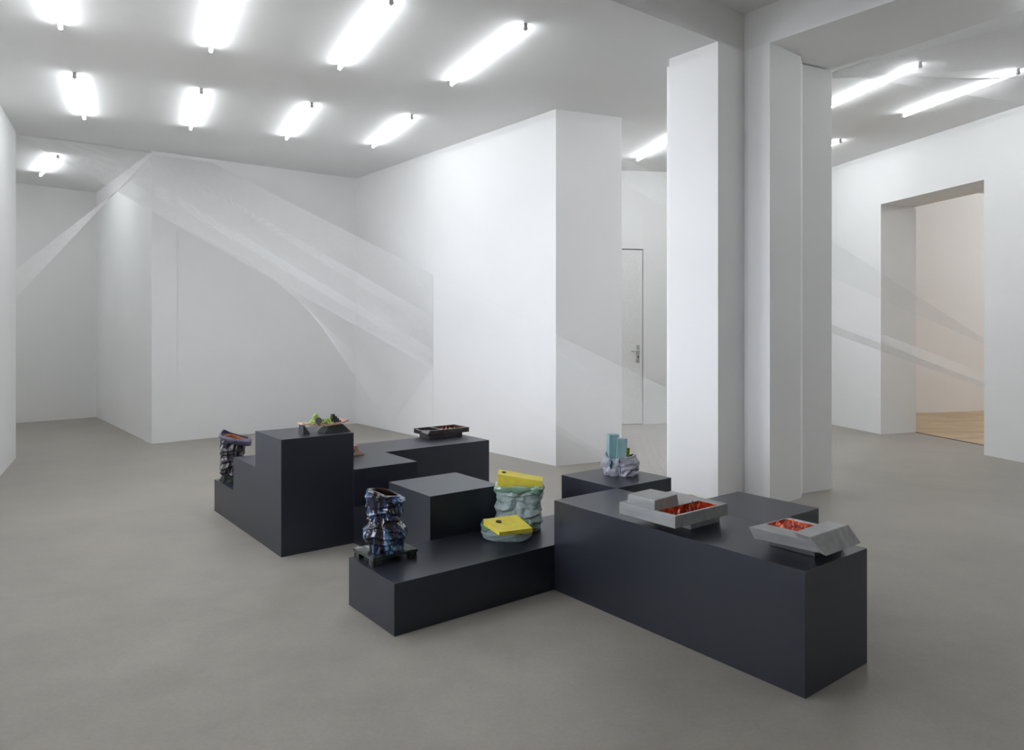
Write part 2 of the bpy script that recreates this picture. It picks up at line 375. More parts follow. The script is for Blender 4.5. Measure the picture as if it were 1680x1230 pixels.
# ---------------------------------------------------------------- ceramics
def vessel(h, rx, ry, prof, folds, amp, thick=.012, seed=1, nsup=3.0, na=140, nt_=190, rimz=None, lean=(0, 0), wob=.05, hem=.004, slant=.18, floor_t=.08, fine=.004, reg=.62, ruf=0):
    """hand-built crinkled vessel: superellipse section, overlapping folds, open top. local coords, base at z=0"""
    bm = bmesh.new()
    def lerp(t):
        for (a, va), (b_, vb) in zip(prof, prof[1:]):
            if t <= b_:
                k = (t-a)/(b_-a); k = k*k*(3-2*k); return va+(vb-va)*k
        return prof[-1][1]
    def pt(t, a, inner=False):
        ca, sa = math.cos(a), math.sin(a)
        rad = 1.0/((abs(ca)/rx)**nsup+(abs(sa)/ry)**nsup)**(1/nsup)
        w = 1+wob*nz(ca*1.3, sa*1.3, t*3, seed)*2
        r = rad*lerp(t)*w
        if not inner:
            for kf in range(int(folds)+1):
                zk = (kf+.25)/folds + (slant*1.5/folds)*(nz(ca*.9, sa*.9, kf*3.7, seed+3)*2 + .35*nz(ca*2.6, sa*2.6, kf*2.1, seed+4))
                dz = (t-zk)*folds
                if -.30 < dz < 2.0:
                    up = 1/(1+math.exp(-dz*16)); dn = math.exp(-max(dz, 0)*2.0)
                    ak = max(0, reg+1.5*(1.1-reg)/.5*nz(ca*1.2+kf*5.3, sa*1.2, kf*1.9, seed+7))*(1+ruf*math.sin(19*a+kf*2+3*nz(ca*2, sa*2, kf)))
                    r += amp*ak*up*dn
            r += -amp*.35 + hem*nz(ca*3, sa*3, t*5, seed+9)*2 + fine*nz(ca*9, sa*9, t*16, seed+2)
        z = h*t
        if rimz: z += rimz(a)*max(0, (t-.72)/.28)**1.5
        if inner: r = max(.01, r-thick-amp*.3)
        return Vector((r*ca+lean[0]*t*t, r*sa+lean[1]*t*t, z))
    rings = []
    for i in range(nt_+1):
        t = i/nt_; rings.append([bm.verts.new(pt(t, 2*math.pi*k/na)) for k in range(na)])
    n_out = len(rings)
    for i in range(24):
        t = 1-(1-floor_t)*i/23
        if i == 0: rings.append([bm.verts.new(pt(1, 2*math.pi*k/na, True)+Vector((0, 0, .002))) for k in range(na)])
        else: rings.append([bm.verts.new(pt(t, 2*math.pi*k/na, True)) for k in range(na)])
    for i in range(len(rings)-1):
        for k in range(na):
            l = (k+1) % na; f = bm.faces.new((rings[i][k], rings[i][l], rings[i+1][l], rings[i+1][k]))
            if i >= n_out: f.material_index = 1
    bm.faces.new(rings[0][::-1]); f = bm.faces.new(rings[-1]); f.material_index = 1
    return bm
# -- glazes
def glaze_blue():
    m, nt, b = new_mat('blue_black_glaze')
    f = noise_tex(nt, coords(nt, (26, 26, 5)), 1.6, 5, .65, .3)
    g = noise_tex(nt, coords(nt), 9, 3)
    ad = nt.nodes.new('ShaderNodeMath'); ad.operation = 'MULTIPLY_ADD'; ad.inputs[1].default_value = .45; nt.links.new(g, ad.inputs[0]); nt.links.new(f, ad.inputs[2])
    nt.links.new(ramp(nt, ad.outputs[0], [(.60, (.010, .007, .007)), (.69, (.024, .015, .014)), (.74, (.010, .020, .075)), (.81, (.05, .115, .23)), (.91, (.20, .32, .44))]), b.inputs['Base Color'])
    b.inputs['Roughness'].default_value = .16; b.inputs['Coat Weight'].default_value = .3; b.inputs['Coat Roughness'].default_value = .05
    return m
M['blue'] = glaze_blue()
M['brown_in'] = noisy('brown_glaze', [(.3, (.04, .015, .008)), (.7, (.09, .04, .02))], 20, .2)
M['green_dark'] = noisy('dark_green_speckled_glaze', [(.40, (.012, .018, .014)), (.58, (.035, .05, .038)), (.72, (.10, .14, .10))], 45, .22, bmp=.15, bdist=.002, detail=8)
M['celadon'] = noisy('pale_celadon_matt', [(.3, (.27, .355, .335)), (.55, (.37, .45, .445)), (.75, (.50, .57, .58))], 14, .5, stretch=(1.6, 1.6, .7), bmp=.25, bdist=.003)
M['celadon_gloss'] = noisy('celadon_gloss', [(.3, (.135, .25, .175)), (.7, (.215, .35, .26))], 12, .14, coat=.6, bmp=.1, bdist=.002)
M['yellow'] = noisy('yellow_matt_glaze', [(.3, (.62, .52, .045)), (.7, (.74, .63, .07))], 18, .48, bmp=.12, bdist=.001)
M['hole'] = simple('hole_dark', (.03, .02, .01), .8)
M['purple'] = noisy('dark_purple_glaze', [(.42, (.008, .006, .009)), (.64, (.020, .015, .028)), (.82, (.085, .072, .12))], 3, .3, stretch=(14, 14, 4), coat=.2)
M['orange_in'] = noisy('orange_glaze', [(.3, (.22, .055, .01)), (.7, (.42, .12, .025))], 14, .22)
M['rimlilac'] = noisy('lilac_glaze', [(.3, (.040, .034, .068)), (.7, (.125, .112, .185))], 24, .3, bmp=.2, bdist=.002)
M['greyglaze'] = noisy('grey_brushed_glaze', [(.3, (.23, .235, .235)), (.7, (.33, .335, .33))], 3, .42, stretch=(1.5, 10, 6), bmp=.1, bdist=.001)
M['greyglaze2'] = noisy('light_grey_wedge_glaze', [(.3, (.25, .255, .255)), (.7, (.40, .405, .405))], 3, .34, stretch=(1.5, 8, 5), bmp=.12, bdist=.001)
M['red'] = noisy('red_orange_glaze', [(.32, (.16, .012, .008)), (.5, (.58, .055, .018)), (.70, (.85, .17, .04))], 26, .18, coat=.5, bmp=.3, bdist=.003)
M['redrag'] = noisy('dark_red_glaze', [(.35, (.12, .012, .010)), (.48, (.48, .07, .035)), (.62, (.72, .45, .36))], 34, .18, coat=.6)
M['lilacgrey'] = noisy('lilac_grey_glaze', [(.3, (.26, .26, .30)), (.7, (.42, .41, .47))], 16, .42, bmp=.25, bdist=.003)
M['blueblock'] = noisy('pale_blue_glaze', [(.3, (.16, .30, .33)), (.7, (.30, .46, .47))], 7, .4, stretch=(3, 3, .8), bmp=.1, bdist=.001)
M['bluedrip'] = noisy('deep_blue_glaze', [(.3, (.015, .10, .16)), (.7, (.04, .2, .28))], 20, .12, coat=.5)
M['oliveyellow'] = noisy('acid_yellow_glaze', [(.3, (.42, .42, .03)), (.7, (.60, .58, .05))], 12, .35)
M['pink'] = noisy('pink_speckled_clay', [(.35, (.42, .23, .185)), (.65, (.62, .40, .33))], 60, .45, bmp=.15, bdist=.001)
M['lime'] = noisy('lime_green_glaze', [(.3, (.09, .15, .03)), (.46, (.34, .46, .10)), (.66, (.60, .68, .26))], 90, .35)
M['blackgrey'] = noisy('black_grey_glaze', [(.3, (.018, .02, .02)), (.7, (.05, .055, .053))], 20, .3)
M['darkdisc'] = noisy('slate_glaze', [(.3, (.06, .065, .07)), (.7, (.10, .105, .11))], 20, .4)
M['umber'] = noisy('dark_umber_glaze', [(.3, (.015, .011, .010)), (.7, (.05, .040, .038))], 10, .26, stretch=(2, 8, 8), coat=.3, bmp=.15, bdist=.002)

# 1. dark green footed stand + blue vase
su, sv = -.385, -.845
st = thing('ceramic_stand', 'dark green speckled footed slab under the blue-black vase', 'stand', W(su, sv, .25), TH)
bm = bmesh.new()
N = 22
def slab_grid(bm, hw, hd, zt, th, N=22):
    T = [[bm.verts.new((-hw+2*hw*i/N, -hd+2*hd*j/N, zt(-1+2*i/N, -1+2*j/N))) for j in range(N+1)] for i in range(N+1)]
    Bv = [[bm.verts.new((-hw+2*hw*i/N, -hd+2*hd*j/N, zt(-1+2*i/N, -1+2*j/N)-th)) for j in range(N+1)] for i in range(N+1)]
    for i in range(N):
        for j in range(N):
            bm.faces.new((T[i][j], T[i+1][j], T[i+1][j+1], T[i][j+1])); bm.faces.new((Bv[i][j], Bv[i][j+1], Bv[i+1][j+1], Bv[i+1][j]))
    for i in range(N):
        bm.faces.new((T[i][0], Bv[i][0], Bv[i+1][0], T[i+1][0])); bm.faces.new((T[i][N], T[i+1][N], Bv[i+1][N], Bv[i][N]))
        bm.faces.new((T[0][i], T[0][i+1], Bv[0][i+1], Bv[0][i])); bm.faces.new((T[N][i], Bv[N][i], Bv[N][i+1], T[N][i+1]))
slab_grid(bm, .112, .130, lambda a, b_: .036+.011*max(abs(a)**2.2, abs(b_)**2.2) + .002*nz(a*3, b_*3, 0), .014)
finish('slab', bm, M['green_dark'], st)
for sx in (-1, 1):
    for sy in (-1, 1):
        bm = bmesh.new()
        box(bm, sx*.108-.0, sx*.108-sx*.05, sy*.126, sy*.126-sy*.030, 0, .034)
        box(bm, sx*.108, sx*.108-sx*.028, sy*.126, sy*.126-sy*.045, .0, .030)
        bevel(bm, .002); finish('foot', bm, M['green_dark'], st)
va = thing('ceramic_vase', 'glossy blue and black crinkled vase on the dark green stand', 'vase', W(su, sv, .25+.038), .12)
bm = vessel(.305, .104, .080, [(0, .84), (.10, .90), (.34, 1.06), (.56, .76), (.74, .88), (.90, .98), (1, .84)], 8.0, .021, seed=2, nsup=2.9, wob=.05, slant=.26,
            rimz=lambda a: -.020*math.cos(a)-.004*math.sin(3*a), lean=(-.004, .004), hem=.005, fine=.0025, reg=.74, ruf=.10)
o = finish('body', bm, None, va, True, [M['blue'], M['brown_in']])
# tilt rim bits
# 2. tall celadon vessel with a yellow slab in its mouth
gp = at(851.5, 866, .25)
gv = thing('ceramic_vessel', 'tall pale green crinkled vessel with a long yellow slab stuck in its mouth', 'ceramic sculpture', gp, math.radians(-4))
bm = vessel(.265, .142, .088, [(0, .93), (.2, .98), (.5, .95), (.8, .99), (1, 1.02)], 6.2, .022, seed=11, nsup=3.6, wob=.035, slant=.26, hem=.005,
            rimz=lambda a: .004*math.sin(3*a), fine=.004)
finish('body', bm, None, gv, True, [M['celadon'], M['celadon_gloss']])
def band(hr, rx, ry, z0, z1, seed, nsup=3.6, out=.012, N=120, drip=.012):
    """glossy collar band round a vessel mouth"""
    bm = bmesh.new(); rings = []
    for i in range(10):
        t = i/9; ring = []
        for k in range(N):
            a = 2*math.pi*k/N; ca, sa = math.cos(a), math.sin(a)
            r = 1.0/((abs(ca)/rx)**nsup+(abs(sa)/ry)**nsup)**(1/nsup)
            dz = drip*nz(ca*2, sa*2, 0, seed)*2+.006*nz(ca*6, sa*6, 1, seed)
            r += out*(.7+.5*nz(ca*2.3, sa*2.3, t*2, seed+1)+.5*math.sin(t*math.pi))
            ring.append(bm.verts.new((r*ca, r*sa, z0+(z1-z0)*t+dz*(1-t)+.3*dz*t)))
        rings.append(ring)
    for ins in (.010, .022):
        rings.append([bm.verts.new((v.co.x*(1-ins/.14), v.co.y*(1-ins/.10), z1-ins*.4+.002)) for v in rings[9]])
    rings.append([bm.verts.new((v.co.x*.9, v.co.y*.86, z0+.01)) for v in rings[0]])
    rings.append(rings[0])
    for i in range(len(rings)-1):
        for k in range(N):
            l = (k+1) % N; bm.faces.new((rings[i][k], rings[i][l], rings[i+1][l], rings[i+1][k]))
    return bm
finish('collar', band(0, .140, .086, .232, .268, 21), M['celadon_gloss'], gv, True)
# drooping lug on the right front of the collar
def blob(c, r, seed=0, sub=3, sq=(1, 1, 1), amp=.15):
    bm = bmesh.new(); bmesh.ops.create_icosphere(bm, subdivisions=sub, radius=1)
    for v in bm.verts:
        n = v.co.normalized(); k = 1+amp*2*nz(n.x*1.6, n.y*1.6, n.z*1.6, seed)
        v.co = Vector((n.x*r*sq[0]*k+c[0], n.y*r*sq[1]*k+c[1], n.z*r*sq[2]*k+c[2]))
    return bm
finish('lug', blob((.105, -.083, .245), .030, 4, 3, (1.3, .6, .85), .3), M['celadon_gloss'], gv, True)
bm = bmesh.new(); 
b4 = [(-.127, -.052, .272), (.138, -.052, .268), (.138, .040, .268), (-.127, .040, .272)]
t4 = [(-.127, -.060, .338), (.144, -.060, .298), (.144, .030, .306), (-.127, .030, .350)]
hexa(bm, [(x, y, z-.02) for x, y, z in b4], t4); bevel(bm, .003); ys = finish('slab', bm, M['yellow'], gv); ys['label'] = 'long yellow slab'
bm = bmesh.new(); tube(bm, (-.092, -.012, .3340), (-.092, -.012, .3422), .013, 16); h_ = finish('hole', bm, M['hole'], ys)

# 3. low celadon bowl with a yellow slab lid
bp = at(831, 882, .25)
bw = thing('ceramic_bowl', 'low pale green bowl topped with a square yellow slab with a round hole', 'ceramic sculpture', bp, math.radians(-6))
bm = vessel(.082, .146, .098, [(0, .86), (.12, .95), (.6, 1.0), (1, .97)], 1.2, .006, seed=31, nsup=2.6, wob=.02, slant=.1, hem=.003, na=120, nt_=60,
            rimz=lambda a: .008*math.sin(2*a+1)+.004*math.sin(5*a), fine=.004)
finish('body', bm, None, bw, True, [M['celadon'], M['celadon_gloss']])
finish('collar', band(0, .141, .092, .058, .092, 33, 2.6, .008, drip=.016), M['celadon_gloss'], bw, True)
finish('lug', blob((.080, -.088, .070), .026, 6, 3, (1.15, .7, .9), .3), M['celadon_gloss'], bw, True)
zs = (.385, .388, .352, .362)
cs = [at(793.3, 851.3, zs[0]), at(847.4, 844, zs[1]), at(874.1, 866.0, zs[2]), at(818.9, 873, zs[3])]
iw = bw.matrix_world; bpy.context.view_layer.update(); inv = bw.matrix_world.inverted()
top = [inv @ c for c in cs]; th = [.036, .024, .026, .018]
bm = bmesh.new(); hexa(bm, [t-Vector((0, 0, h)) for t, h in zip(top, th)], top); bevel(bm, .002); ys = finish('slab', bm, M['yellow'], bw); ys['label'] = 'square yellow slab lid'
hc = inv @ at(818, 853.8, .383)
nrm = (top[1]-top[0]).cross(top[3]-top[0]).normalized(); 
if nrm.z < 0: nrm = -nrm
pl_d = (top[0]-hc).dot(nrm); hc = hc+nrm*pl_d
bm = bmesh.new(); tube(bm, hc-nrm*.006, hc+nrm*.0012, .0155, 20); finish('hole', bm, M['hole'], ys)

# 4. grey tray with lid block and red inside
def tray_local(uv, z, th0): return thing
def put(o, c): return o
def rect_tray(bm, u0, u1, v0, v1, z0, z1, hole, depth, wedge=None, mi=1):
    """box with a rectangular well; hole = (hu0,hu1,hv0,hv1)"""
    hu0, hu1, hv0, hv1 = hole
    o4 = [(u0, v0), (u1, v0), (u1, v1), (u0, v1)]; h4 = [(hu0, hv0), (hu1, hv0), (hu1, hv1), (hu0, hv1)]
    zf = wedge or (lambda u, v: z1)
    ob = [bm.verts.new((p[0], p[1], z0)) for p in o4]; ot_ = [bm.verts.new((p[0], p[1], zf(*p))) for p in o4]
    ht = [bm.verts.new((p[0], p[1], zf(*p))) for p in h4]; hb = [bm.verts.new((p[0]*.98+.02*(hu0+hu1)/2, p[1]*.98+.02*(hv0+hv1)/2, depth)) for p in h4]
    bm.faces.new(ob[::-1])
    for i in range(4):
        j = (i+1) % 4
        bm.faces.new((ob[i], ob[j], ot_[j], ot_[i])); bm.faces.new((ot_[i], ot_[j], ht[j], ht[i]))
        f = bm.faces.new((ht[i], ht[j], hb[j], hb[i])); f.material_index = mi
    f = bm.faces.new(hb); f.material_index = mi
def spikes(rng, area, z0, n, hmin, hmax, r, N=64):
    """jagged peaks as one connected relief sheet"""
    bm = bmesh.new(); u0, u1, v0, v1 = area; pk_ = []
    for _ in range(n):
        pk_.append((rng.uniform(u0+r*.6, u1-r*.6), rng.uniform(v0+r*.6, v1-r*.6), rng.uniform(hmin, hmax), r*rng.uniform(.7, 1.3), rng.uniform(0, 3.14)))
    Nu = max(20, int(N*(u1-u0)/(v1-v0))); g = []
    for i in range(Nu+1):
        g.append([])
        for j in range(N+1):
            x = u0+(u1-u0)*i/Nu; y = v0+(v1-v0)*j/N; z = .006*nz(x*60, y*60, 1)
            for px_, py_, h_, r_, a_ in pk_:
                dx, dy = x-px_, y-py_; c_, s_ = math.cos(a_), math.sin(a_)
                d_ = math.hypot((dx*c_+dy*s_), (-dx*s_+dy*c_)*1.7)/r_
                if d_ < 1: z = max(z, h_*(1-d_)**.9*(1+.35*nz(x*150, y*150, h_*40)))
            g[-1].append(bm.verts.new((x+.003*nz(x*80, y*80, z*60), y+.003*nz(x*80, y*80, 9+z*60), z0+z)))
    for i in range(Nu):
        for j in range(N): bm.faces.new((g[i][j], g[i+1][j], g[i+1][j+1], g[i][j+1]))
    return bm
tu, tv = .72, .145
tr = thing('ceramic_tray', 'grey box-shaped tray with a square grey lid block and jagged red inside', 'ceramic sculpture', W(tu, tv, .5), TH)
U = lambda u: u-tu
V = lambda v: v-tv
bm = bmesh.new(); rect_tray(bm, U(.545), U(.895), V(-.05), V(.345), .045, .102, (U(.77), U(.88), V(-.03), V(.285)), .052)
bevel(bm, .0025, 2)
# material by position: faces inside the well are red
o = finish('tray_body', bm, None, tr, False, [M['greyglaze'], M['red']])
bm = bmesh.new(); box(bm, U(.62), U(.845), V(.125), V(.35), 0, .047); bevel(bm, .003); finish('base_block', bm, M['greyglaze'], tr)
bm = bmesh.new(); hexa(bm, [(U(.585), V(-.04), .1), (U(.765), V(-.04), .1), (U(.765), V(.135), .1), (U(.585), V(.135), .1)],
                           [(U(.590), V(-.035), .148), (U(.765), V(-.04), .148), (U(.760), V(.13), .153), (U(.590), V(.132), .150)])
bevel(bm, .004); o = finish('lid_block', bm, M['greyglaze'], tr); o['label'] = 'square grey lid block'
rng = random.Random(5)
bm = spikes(rng, (U(.775), U(.875), V(-.02), V(.275)), .052, 24, .030, .072, .013); o = finish('jagged_lining', bm, M['redrag'], tr); o['label'] = 'jagged red and cream peaks'

# 5. grey wedge tray with red inside
tu, tv = 1.35, .22
tw_ = thing('ceramic_tray', 'grey wedge-ended tray filled with crumpled red, nearest the plinth corner', 'ceramic sculpture', W(tu, tv, .5), TH)
bm = bmesh.new()
# body with inward sloping underside
hu0, hu1, hv0, hv1 = U(1.222), U(1.392), V(.165), V(.315)
ot_ = [(U(1.195), V(.065)), (U(1.415), V(.065)), (U(1.415), V(.350)), (U(1.195), V(.350))]
top_ = [(U(1.205), V(.058), .103), (U(1.50), V(.090), .100), (U(1.50), V(.350), .100), (U(1.225), V(.350), .100)]
bot_ = [(U(1.215), V(.085), .050), (U(1.49), V(.115), .050), (U(1.49), V(.335), .050), (U(1.225), V(.335), .060)]
ov = [bm.verts.new(p) for p in top_]; bv = [bm.verts.new(p) for p in bot_]
hv_ = [bm.verts.new((a, b_, .102)) for a, b_ in ((hu0, hv0), (hu1, hv0), (hu1, hv1), (hu0, hv1))]
hb_ = [bm.verts.new((a, b_, .060)) for a, b_ in ((hu0, hv0), (hu1, hv0), (hu1, hv1), (hu0, hv1))]
bm.faces.new(bv[::-1])
for i in range(4):
    j = (i+1) % 4
    bm.faces.new((bv[i], bv[j], ov[j], ov[i])); bm.faces.new((ov[i], ov[j], hv_[j], hv_[i]))
    f = bm.faces.new((hv_[i], hv_[j], hb_[j], hb_[i])); f.material_index = 1
f = bm.faces.new(hb_); f.material_index = 1
bevel(bm, .0025); finish('tray_body', bm, None, tw_, False, [M['greyglaze2'], M['red']])
# raised wedge end block (leaning outer face)
bm = bmesh.new()
hexa(bm, [(U(1.418), V(.135), .06), (U(1.523), V(.115), .045), (U(1.530), V(.385), .050), (U(1.418), V(.372), .06)],
         [(U(1.405), V(.072), .122), (U(1.485), V(.060), .122), (U(1.495), V(.345), .128), (U(1.405), V(.345), .126)])
bevel(bm, .003); o = finish('end_wedge', bm, M['greyglaze2'], tw_); o['label'] = 'raised grey wedge end'
bm = bmesh.new(); box(bm, U(1.215), U(1.428), V(.200), V(.43), 0, .058); bevel(bm, .003); finish('base_block', bm, M['blackgrey'], tw_)
bm = bmesh.new(); box(bm, U(1.200), U(1.440), V(.185), V(.44), .026, .056); bevel(bm, .003); finish('ledge', bm, M['greyglaze2'], tw_)
# crumpled red sheet
bm = bmesh.new(); N = 46; g = []
for i in range(N+1):
    g.append([])
    for j in range(N+1):
        a = hu0+.002+(hu1-hu0-.004)*i/N; b_ = hv0+.002+(hv1-hv0-.004)*j/N
        n1 = nz(a*38, b_*38, 2); n2 = nz(a*90, b_*90, 5)
        z = .092+.022*abs(n1)*2-.012+.010*n2+.018*max(0, 1-((a-(hu0+hu1)/2)**2+(b_-(hv0+hv1)/2)**2)/.0016)
        edge = min(i, N-i, j, N-j)/5; z = .085+(z-.085)*min(1, edge)
        g[-1].append(bm.verts.new((a, b_, z)))
for i in range(N):
    for j in range(N): bm.faces.new((g[i][j], g[i+1][j], g[i+1][j+1], g[i][j+1]))
o = finish('crumpled_lining', bm, M['red'], tw_, False); o['label'] = 'crumpled glossy red filling'

# small yellow wedge behind tray
yc_ = W(.60, .455, .5)
bm = bmesh.new(); hexa(bm, [(-.03, -.02, 0), (.03, -.02, 0), (.03, .02, 0), (-.03, .02, 0)], [(-.018, -.012, .080), (.018, -.012, .068), (.018, .012, .068), (-.018, .012, .080)]); bevel(bm, .003)
o = finish('ceramic_wedge', bm, M['oliveyellow']); o.location = yc_; o.rotation_euler = (0, 0, .3)
tag(o, 'small yellow tip peeking up behind the grey box tray', 'ceramic piece')

# 6. lilac-grey folded vessel with blue blocks
fp = at(1018, 777.5, .5)
fv = thing('ceramic_sculpture', 'lilac-grey folded vessel with two upright pale blue blocks and a yellow stick', 'ceramic sculpture', fp, math.radians(-12))
bm = vessel(.120, .122, .078, [(0, .95), (.3, .97), (.6, 1.02), (1, .90)], 2.3, .022, seed=43, nsup=2.5, wob=.06, slant=.5, hem=.005, na=128, nt_=90,
            rimz=lambda a: .014*math.sin(a*2+2.2)+.008*math.sin(3*a), floor_t=.55, fine=.002)
finish('body', bm, None, fv, True, [M['lilacgrey'], M['bluedrip']])
def block(name, lo, hi, mat, lean, par, label=None):
    bm = bmesh.new(); x0, y0, z0 = lo; x1, y1, z1 = hi; lx, ly = lean
    hexa(bm, [(x0, y0, z0), (x1, y0, z0), (x1, y1, z0), (x0, y1, z0)], [(x0+lx, y0+ly, z1), (x1+lx, y0+ly, z1), (x1+lx, y1+ly, z1), (x0+lx, y1+ly, z1)])
    bevel(bm, .002); o = finish(name, bm, mat, par)
    if label: o['label'] = label
    return o
b_o = block('upright_block', (-.085, -.015, .06), (-.020, .055, .262), M['blueblock'], (.008, .004), fv, 'taller pale blue block'); b_o.rotation_euler = (0, 0, .35)
b_o = block('upright_block', (-.034, -.060, .07), (.030, -.012, .242), M['blueblock'], (.012, -.004), fv, 'shorter pale blue block in front'); b_o.rotation_euler = (0, 0, .12)
block('yellow_stick', (.030, -.02, .06), (.056, .012, .178), M['oliveyellow'], (.006, 0), fv, 'short yellow stick')
for (x, y, z0, z1, w, sd) in ((-.060, -.078, .050, .118, .016, 1), (.004, -.095, .018, .075, .007, 2), (-.002, -.092, .080, .118, .011, 4)):
    bm = blob((x, y+.004, (z0+z1)/2), w*.6, sd, 3, (.8, .6, (z1-z0)/(1.25*w)), .3); finish('glaze_drip', bm, M['bluedrip'], fv, True)

# 7. purple vase on lowest step
vp = at(380, 788, .25)
pv = thing('ceramic_vase', 'dark purple ruffled vase with an orange inside on the lowest step', 'vase', vp+Vector((.0, .0, .0)), math.radians(8))
bm = vessel(.345, .092, .078, [(0, .70), (.15, .84), (.4, .95), (.7, .92), (.88, .98), (1, 1.08)], 7.0, .023, seed=61, nsup=2.3, wob=.03, slant=.22, hem=.006, reg=.74, ruf=.09, lean=(.028, -.01),
            rimz=lambda a: .020*math.cos(a-2.95)+.004*math.sin(3*a+1))
finish('body', bm, None, pv, True, [M['purple'], M['orange_in']])
# flared lilac collar
bm = bmesh.new(); rings = []
NN = 120
for i in range(14):
    t = i/13; ring = []
    for k in range(NN):
        a = 2*math.pi*k/NN; ca, sa = math.cos(a), math.sin(a)
        tip = max(0, math.cos(a+.25))**6*.034
        r = .094+.030*math.sin(t*math.pi*.5)*(1-t*.25)+tip*(1-t)+.005*nz(ca*5, sa*5, t*3, 9)
        ry = .85
        zr = .345+.020*math.cos(a-2.95)+.004*math.sin(3*a+1)
        z = zr+.008-.038*(1-t)*(1+.5*nz(ca*2, sa*2, 0, 3))-tip*.6*(1-t) + (.028*max(0, math.cos(a-2.75))**8)*t
        if t > .75: r -= (t-.75)*.06
        ring.append(bm.verts.new((r*ca+.027, r*sa*ry-.008, z)))
    rings.append(ring)
for i in range(13):
    for k in range(NN):
        l = (k+1) % NN; bm.faces.new((rings[i][k], rings[i][l], rings[i+1][l], rings[i+1][k]))
o = finish('collar', bm, M['rimlilac'], pv, True); o['label'] = 'flared lilac rim'
md = o.modifiers.new('thick', 'SOLIDIFY'); md.thickness = .006; md.offset = 0
for k, (a, w, hh) in enumerate(((-2.15, .046, .085), (-1.35, .07, .10), (-.6, .06, .07), (2.6, .05, .08))):
    bm = bmesh.new(); ca, sa = math.cos(a), math.sin(a); tx, ty = -sa, ca
    c = Vector((ca*.088, sa*.074, 0))
    pts = [c+Vector((tx, ty, 0))*w, c-Vector((tx, ty, 0))*w, c+Vector((tx, ty, 0))*w*.35*(-1)**k+Vector((-ca*.018, -sa*.018, hh))]
    inn = [p-Vector((ca, sa, 0))*.010 for p in pts]
    A = [bm.verts.new(p) for p in pts]; B = [bm.verts.new(p) for p in inn]
    bm.faces.new(A); bm.faces.new(B[::-1])
    for i in range(3): bm.faces.new((A[i], A[(i+1) % 3], B[(i+1) % 3], B[i]))
    o = finish('foot_tile', bm, M['green_dark'], pv); o['label'] = 'dark green triangular foot tile'

# 8. curved pink platter with green growths
du, dvv = -1.66, -.65
pt_ = thing('ceramic_platter', 'curved pink platter with lime green growths on black stepped feet', 'ceramic sculpture', W(du, dvv, .75), TH)
bm = bmesh.new(); slab_grid(bm, .070, .165, lambda a, b_: .056+.020*abs(b_)**1.8 + .004*a*a, .010, 24)
for v in bm.verts:   # rounded ends
    k = abs(v.co.y)/.165; v.co.x *= (1-.28*k**4)
finish('plate', bm, M['pink'], pt_)
def steps(par, u0, u1, v0, v1, z0, z1, n, shr, mat, name='stepped_foot', both=True):
    bm = bmesh.new()
    for i in range(n):
        a = shr*i; z = z0+(z1-z0)*i/n
        box(bm, u0+a*.5, u1-a*.5, v0+(a if both else 0), v1-a, z, z+(z1-z0)/n)
    return finish(name, bm, mat, par)
steps(pt_, -.04, .085, -.025, .160, 0, .052, 5, .010, M['blackgrey'])
bm = bmesh.new()
for i in range(5): box(bm, -.045+.0, .035, -.155, -.150+.008*(5-i), i*.012, i*.012+.012)
finish('stepped_foot', bm, M['blackgrey'], pt_)
rng = random.Random(3)
def clump(cu, cv, n, ru, rv, hh):
    bm = bmesh.new()
    for _ in range(n):
        a = rng.gauss(0, .45); b_ = rng.gauss(0, .45); a = max(-1, min(1, a)); b_ = max(-1, min(1, b_))
        x, y = cu+a*ru, cv+b_*rv; z = .060+hh*(1-(a*a+b_*b_)**.5)*rng.uniform(.2, 1)
        r = rng.uniform(.0045, .0095); s = bmesh.ops.create_icosphere(bm, subdivisions=1, radius=r)['verts']
        for v in s: v.co += Vector((x, y, max(z, .062)))
    return bm
finish('green_growth', clump(.0, -.055, 120, .050, .052, .085), M['lime'], pt_)
finish('green_growth', clump(.005, .005, 70, .045, .045, .042), M['lime'], pt_)
finish('green_growth', clump(.0, .052, 70, .040, .040, .050), M['lime'], pt_)
bm = bmesh.new(); tube(bm, (.066, -.062, .088), (.074, -.064, .090), .023, 24); box(bm, .060, .072, -.068, -.056, .058, .075); o = finish('disc', bm, M['darkdisc'], pt_); o['label'] = 'round slate disc'
bm = bmesh.new()
for i in range(4): box(bm, .004, .030, .052+.015*i, .052+.015*i+.020, .054, .122-.015*i)
o = finish('small_steps', bm, M['blackgrey'], pt_); o['label'] = 'little black steps'

# 9. dark umber two-well tray
tu, tv = -2.43, .79
dt = thing('ceramic_tray', 'dark brown two-well tray on the farthest plinth', 'ceramic sculpture', W(tu, tv, .5), TH)
bm = bmesh.new(); rect_tray(bm, U(-2.555), U(-2.315), V(.72), V(1.005), .036, .078, (U(-2.535), U(-2.335), V(.742), V(.985)), .044)
bevel(bm, .0015); finish('tray_body', bm, None, dt, False, [M['umber'], M['brown_in']])
